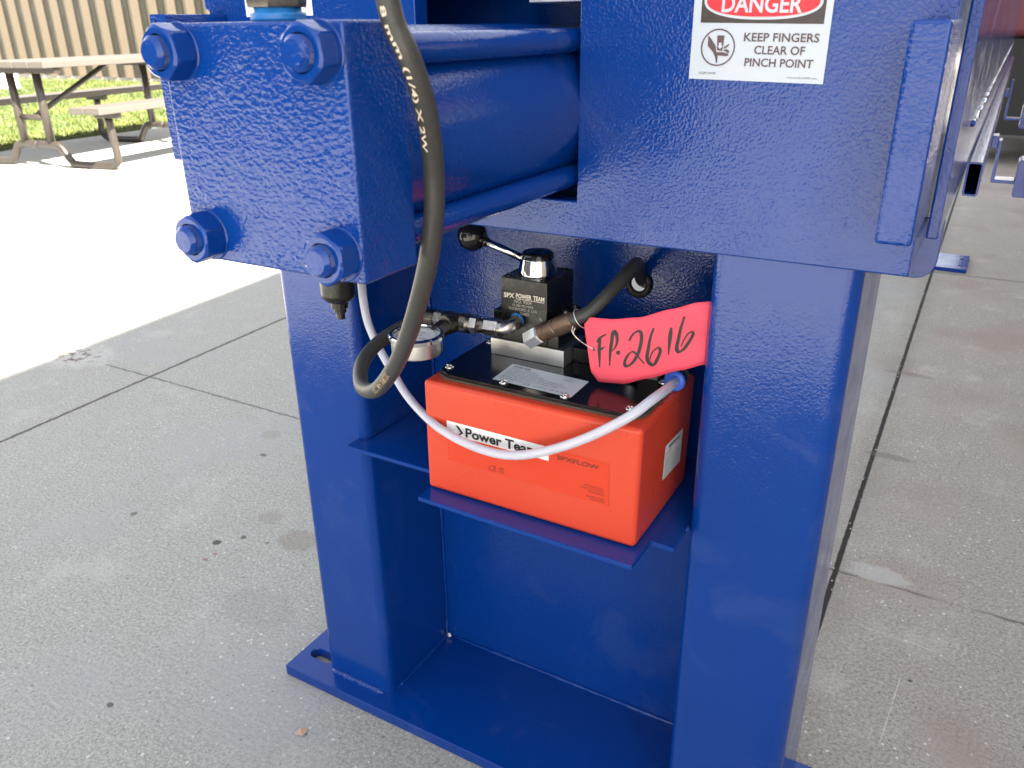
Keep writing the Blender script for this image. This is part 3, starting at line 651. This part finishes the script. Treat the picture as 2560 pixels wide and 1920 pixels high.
# ------------------------------------------------------------------ pressure gauge
pg = thing('pressure_gauge', 'round silver pressure gauge lying face up behind the looped hose', 'pressure gauge', (-.622, .815, .75))
gc = Vector((-.622, .815, 0))
smooth_angle(obj('case', lathe([(.7505, .0325), (.753, .0340), (.773, .0345)], gc, (0, 0, 1), 56), ALU, pg), 40)
smooth_angle(obj('bezel', lathe([(.7705, .0352), (.7715, .0372), (.7765, .0372), (.7785, .0355), (.7785, .0322), (.7765, .0316)], gc, (0, 0, 1), 56, None, 0, False), CHROME, pg), 35)
dial = obj('dial', lathe([(.7735, .0325), (.7742, .0325)], gc, (0, 0, 1), 56), DIALGLASS, pg)
bm = bmesh.new()
for i in range(41):
    a = R(-50+i*7); l = .004 if i % 5 == 0 else .0022; d = Vector((math.cos(a), math.sin(a), 0)); p = Vector((-d.y, d.x, 0))*.00035; c = gc+Vector((0, 0, .7747))
    flat(bm, [c+d*.028-p, c+d*.028+p, c+d*(.028-l)+p, c+d*(.028-l)-p])
raw('dial_marks', bm, INK, dial)
letter_obj('dial_lettering', [('psi', (-.627, .826, .7747), (.010, 0, 0), (0, .005, 0)), ('0', (-.645, .80, .7747), (.003, 0, 0), (0, .004, 0)), ('5000', (-.640, .832, .7747), (.010, 0, 0), (0, .004, 0)), ('10000', (-.613, .806, .7747), (.012, 0, 0), (0, .004, 0))], INKSOFT, dial)
bm = bmesh.new(); d = Vector((math.cos(R(200)), math.sin(R(200)), 0)); p = Vector((-d.y, d.x, 0))*.0008; c = gc+Vector((0, 0, .7752)); flat(bm, [c-d*.008-p, c-d*.008+p, c+d*.026]); raw('needle', bm, INK, dial)
chain('stem', (-.6135, .845, .7675), (-.6085, .8635, .7745), [(0, .0095), (.2, .0115), (1, .0115)], DARKSTEEL, 6, pg)

# ------------------------------------------------------------------ hoses and tube
hp = [(-.408, .50, 1.255), (-.402, .502, 1.215), (-.3953, .505, 1.183), (-.3899, .508, 1.1523), (-.3830, .512, 1.1337), (-.3815, .525, 1.1056), (-.3862, .540, 1.0749), (-.3930, .552, 1.0420), (-.3985, .557, 1.0082), (-.4095, .562, .9683), (-.4318, .5750, .9247), (-.4722, .6050, .8688), (-.5216, .6400, .8117),
      (-.5840, .680, .7564), (-.6452, .725, .7311), (-.6771, .765, .7408), (-.6885, .810, .7508), (-.6837, .845, .759), (-.6718, .872, .7668), (-.655, .885, .7732)]
H1 = spline(hp, 10)
ho = tag(obj('hydraulic_hose', sweep(H1, .0088, 24, None, lambda i: .0088+.0009*min(1, max(0, (i-100)/40))), RUBBER, None, True), 'thick black hydraulic hose hanging in front of the cylinder and looping below', 'hose', 'hydraulic hoses')
H2 = spline([(-.430, .8835, .804), (-.419, .880, .811), (-.404, .891, .820), (-.391, .915, .838), (-.384, .945, .852), (-.384, .980, .860), (-.390, 1.012, .852), (-.398, 1.040, .834), (-.403, 1.06, .8175), (-.406, 1.085, .806), (-.41, 1.13, .79)], 10)
ho2 = tag(obj('hydraulic_hose', sweep(H2, .0088, 24), RUBBER, None, True), 'short black hose curving from the valve into the hole in the back panel', 'hose', 'hydraulic hoses')
# print along the long hose, on the side turned to the viewer
def along(H, s):
    acc = 0
    for a, b in zip(H, H[1:]):
        l = (b-a).length
        if acc+l >= s: return a.lerp(b, (s-acc)/l), (b-a).normalized()
        acc += l
    return H[-1], (H[-1]-H[-2]).normalized()
def seglen(H, i): return sum((b-a).length for a, b in zip(H[:i], H[1:i+1]))
def print_hose(items, name, mat, side, rad, bold=.02):
    """items: (string, start length, length, letter height); side(p, t) gives the outward normal of the printed line"""
    bm = bmesh.new()
    for s, s0, ln, hh in items:
        me = text_mesh(s, bold); xs = [v.co.x for v in me.vertices]; ys = [v.co.y for v in me.vertices]; x0, x1, y0, y1 = min(xs), max(xs), min(ys), max(ys)
        vs = []
        for v in me.vertices:
            p, t = along(H1, s0+ln*(v.co.x-x0)/(x1-x0)); nrm = side(p, t); nrm = (nrm-t*nrm.dot(t)).normalized(); up = nrm.cross(t)
            ang = hh*((v.co.y-y0)/(y1-y0)-.5)/rad
            vs.append(bm.verts.new(p+(nrm*math.cos(ang)+up*math.sin(ang))*(rad+.0003)))
        for f in me.polygons:
            try: bm.faces.new([vs[i] for i in f.vertices])
            except ValueError: pass
        bpy.data.meshes.remove(me)
    return raw(name, bm, mat, ho)
CAM = Vector((0, 0, 1.15))
def left_front(p, t):
    v = (CAM-p).normalized(); left = t.cross(v).normalized()
    if left.dot(rt) > 0: left = -left
    return v*.80+left*.62
L0 = seglen(H1, 25)
print_hose([('8 mm (1/4) X 2W', L0+.002, .112, .0060)], 'hose_print', HOSEINK, left_front, .0089)
def under(p, t): return (CAM-p).normalized()+Vector((-.35, -.1, -.25))
L1 = seglen(H1, 118)
print_hose([('2028P014 M1220', L1+.020, .070, .0075)], 'hose_print', HOSETAN, under, .0096, .012)
# tube of air
tp = [(-.738, .84, .90), (-.7376, .850, .860), (-.741, .852, .816), (-.7404, .855, .770), (-.7288, .856, .7355), (-.6999, .848, .7035), (-.655, .828, .674), (-.597, .799, .662), (-.551, .785, .6552), (-.5045, .780, .6505), (-.4614, .778, .6534), (-.4212, .778, .6668), (-.3775, .778, .6896), (-.337, .779, .7163), (-.3025, .787, .7425), (-.2865, .815, .7560), (-.2870, .860, .7500), (-.2955, .912, .7370), (-.2980, .925, .7350)]
tag(obj('air_tube', sweep(spline(tp, 10), .0059, 20), AIRTUBE, None, True), 'translucent white air tube drooping across the red pump to a blue connector', 'tube')

# ------------------------------------------------------------------ pink tag
X0, X1 = -.407, -.2535
def lerp(a, b, t): return a+(b-a)*t
def ip(tab, x):
    for (a, u), (b, v) in zip(tab, tab[1:]):
        if x <= b: 
            t = (x-a)/(b-a); t = (t*t*(3-2*t)*.4+t*.6) if x > -.38 else t; return u+(v-u)*t
    return tab[-1][1]
top = [(-.407, .8060), (-.399, .8165), (-.372, .8185), (-.336, .8260), (-.296, .8415), (-.268, .8520), (-.2535, .8545)]
bot = [(-.407, .8045), (-.396, .7440), (-.385, .7320), (-.352, .7355), (-.321, .7480), (-.281, .7645), (-.2535, .7755)]
def tag_y(x): 
    u = (x-X0)/(X1-X0); return .8795+.012*u-.005*math.sin(u*math.pi*1.2)
tgt = thing('paper_tag', 'pink card tag with a handwritten number wired to the short hose', 'tag', (-.33, .885, .735))
bm = bmesh.new(); nx_, nz_ = 77, 12; gr = []
for i in range(nx_+1):
    x = lerp(X0, X1, i/nx_); zt, zb = ip(top, x), ip(bot, x)
    gr.append([bm.verts.new((x, tag_y(x), lerp(zb, zt, j/nz_))) for j in range(nz_+1)])
for i in range(nx_):
    for j in range(nz_): bm.faces.new((gr[i][j], gr[i+1][j], gr[i+1][j+1], gr[i][j+1]))
card = obj('card', bm, PINK, tgt, True)
sm_ = card.modifiers.new('thickness', 'SOLIDIFY'); sm_.thickness = .0005; sm_.offset = 0
STR = [[(-.3838, .7929), (-.3849, .7787), (-.3843, .7670), (-.3834, .7523)], [(-.3879, .7852), (-.3851, .7909), (-.3794, .7960), (-.3750, .7984)], [(-.3848, .7752), (-.3811, .7782), (-.3776, .7806)],
 [(-.3662, .8028), (-.3685, .7886), (-.3697, .7744), (-.3700, .7573)], [(-.3690, .7862), (-.3683, .7979), (-.3659, .8040), (-.3626, .8011), (-.3611, .7922), (-.3636, .7825), (-.3692, .7757)], [(-.3603, .7744), (-.3587, .7774), (-.3566, .7792)],
 [(-.3456, .7944), (-.3425, .8018), (-.3372, .8078), (-.3321, .8081), (-.3303, .8011), (-.3312, .7907), (-.3339, .7788), (-.3396, .7673), (-.3463, .7611), (-.3500, .7623), (-.3490, .7701), (-.3448, .7779), (-.3403, .7812), (-.3356, .7784), (-.3302, .7725), (-.3254, .7679)],
 [(-.3164, .8152), (-.3195, .8029), (-.3214, .7879), (-.3222, .7764), (-.3192, .7695), (-.3135, .7679), (-.3095, .7765), (-.3068, .7866), (-.3093, .7907), (-.3141, .7870), (-.3174, .7807), (-.3184, .7748)],
 [(-.2958, .8181), (-.2964, .8037), (-.2969, .7834)], [(-.2814, .8335), (-.2846, .8189), (-.2866, .8032), (-.2878, .7929), (-.2852, .7884), (-.2799, .7920), (-.2742, .8021), (-.2702, .8121), (-.2720, .8154), (-.2765, .8116), (-.2808, .8020), (-.2828, .7955)]]
bm = bmesh.new(); nib = Vector((.80, 0, .60))
for k, s in enumerate(STR):
    P = spline([Vector((x, 0, z)) for x, z in s], 8); prev = None
    for i, p in enumerate(P):
        u = i/(len(P)-1); wdt = .00150*(.55+.9*math.sin(math.pi*min(1, .12+u*.95))) * (1.5 if k == 5 else 1)
        t = (P[min(i+1, len(P)-1)]-P[max(i-1, 0)]).normalized(); nrm = Vector((-t.z, 0, t.x)); wdt *= .62+.55*abs(nrm.dot(nib))
        q = [p+nrm*wdt, p-nrm*wdt]; cur = [bm.verts.new((v.x, tag_y(v.x)-.0007-.00002*k, v.z)) for v in q]
        if prev: bm.faces.new((prev[0], cur[0], cur[1], prev[1]))
        prev = cur
raw('handwriting', bm, INK, tgt)
hz = (-.3927, .7750)
bm = bmesh.new(); flat(bm, [(hz[0]+.0021*math.cos(a*.3927), tag_y(hz[0])-.0006, hz[1]+.0021*math.sin(a*.3927)) for a in range(16)]); raw('punched_hole', bm, BLACKGLOSS, tgt)
ring = [Vector((-.413, .8798, .8123))+(Vector((.35, .6, -.5)).normalized()*math.cos(a)+Vector((-.45, .55, .75)).normalized()*math.sin(a))*.0117 for a in [i*.26 for i in range(25)]]
bm = sweep(ring, .0006, 6); sweep(spline([(-.418, .8705, .805), (-.4185, .869, .797), (-.412, .871, .788), (-.402, .876, .780), (-.3927, .8780, .7750)], 8), .0005, 6, bm); sweep(spline([(-.415, .870, .803), (-.4165, .869, .795), (-.411, .8705, .7885), (-.404, .8745, .7815)], 8), .0005, 6, bm)
obj('tie_wire', bm, WIRE, tgt, True)

# ------------------------------------------------------------------ machine bed running back behind the frame
mb = thing('machine_bed', 'long blue machine bed running back behind the press frame on the right', 'machine bed', (-.4, 3, 0))
sp_ = obj('side_plate', box(-.0480, -.0362, .962, 6.2, .936, 1.42, .002), B_SMOOTH, mb)
rp = prism([[(-.9, .858), (-.060, .858)]+[(-.060+.0235*math.cos(R(a)), .8815+.0235*math.sin(R(a))) for a in range(-80, 1, 16)]+[(-.0365, .934), (-.9, .934)]], XZ(1.09), .016, .001)
obj('end_plate', rp, B_SMOOTH, mb)
obj('weld_bead', sweep([Vector((-.0345, 1.3+i*.02, 1.02+.003*math.sin(i*.9)*random.random())) for i in range(240)], .003, 8, None, lambda i: .003*(1+.6*math.sin(i*.37)*math.sin(i*1.3))), B_NUT, mb, True)
tb_ = prism([rrect(-.0355, -.0125, .891, .9445, .005, 4), rrect(-.0325, -.0155, .894, .9415, .003, 4)], XZ(1.50), 4.6)
smooth_angle(obj('rail_tube', tb_, B_SMOOTH, mb))
for y0, z0, h_, wd_ in ((2.0, .836, .085, .044), (3.4, .83, .13, .05)):
    br = prism([[(.0005, z0+h_), (.0005, z0+.006), (.003, z0), (wd_, z0), (wd_, z0+.007), (.0075, z0+.007), (.0075, z0+h_)]], XZ(y0), .05, .0008)
    bo = obj('hanger_bracket', br, B_SMOOTH, mb)
    obj('hanger_end', prism([rrect(wd_+.0005, wd_+.055, z0-.025, z0+.05, .006, 4)], XZ(y0-.01), .07, .001), B_SMOOTH, bo)
    obj('hanger_arm', box(-.0120, .0000, y0, y0+.05, .905, .93, .001), B_SMOOTH, bo)
lg = obj('support_leg', box(-.36, -.25, 4.57, 4.68, .021, .93, .004), B_SMOOTH, mb)
obj('foot_plate', prism([[(-.42, 4.5), (-.0145, 4.487), (-.0135, 4.786), (-.42, 4.78)], circ(-.045, 4.56, .012, 14), circ(-.045, 4.70, .012, 14)], XY(.001), .019, .001), B_SMOOTH, lg)

# ------------------------------------------------------------------ small litter on the paving
bm = bmesh.new(); flat(bm, [(-.882, .728, .0045), (-.868, .732, .003), (-.866, .741, .006), (-.874, .751, .002), (-.881, .742, .007)])
tag(obj('fallen_leaf', bm, LEAF, None), 'small pale dry leaf lying on the concrete near the base plate', 'leaf')
bm = bmesh.new()
for i in range(46):
    y = 1.35+random.random()*2.9; x = -.118-.010*y+(random.random()-.5)*.010
    if random.random() < .45: y = random.choice((1.56, 1.62, 1.72, 2.05, 2.42, 3.05))+random.gauss(0, .03)
    s = .0009+random.random()*.0017
    g_ = bmesh.ops.create_icosphere(bm, subdivisions=1, radius=s)
    for v in g_['verts']: v.co = Vector((x+v.co.x*(.7+random.random()*.6), y+v.co.y, .001+v.co.z*.6))
gt = obj('grit', bm, CRUMB, None); gt['kind'] = 'stuff'; tag(gt, 'pale grit scattered along the dark paving joint', 'grit')

for o in list(bpy.data.objects):
    if '_w' in o.keys(): del o['_w']
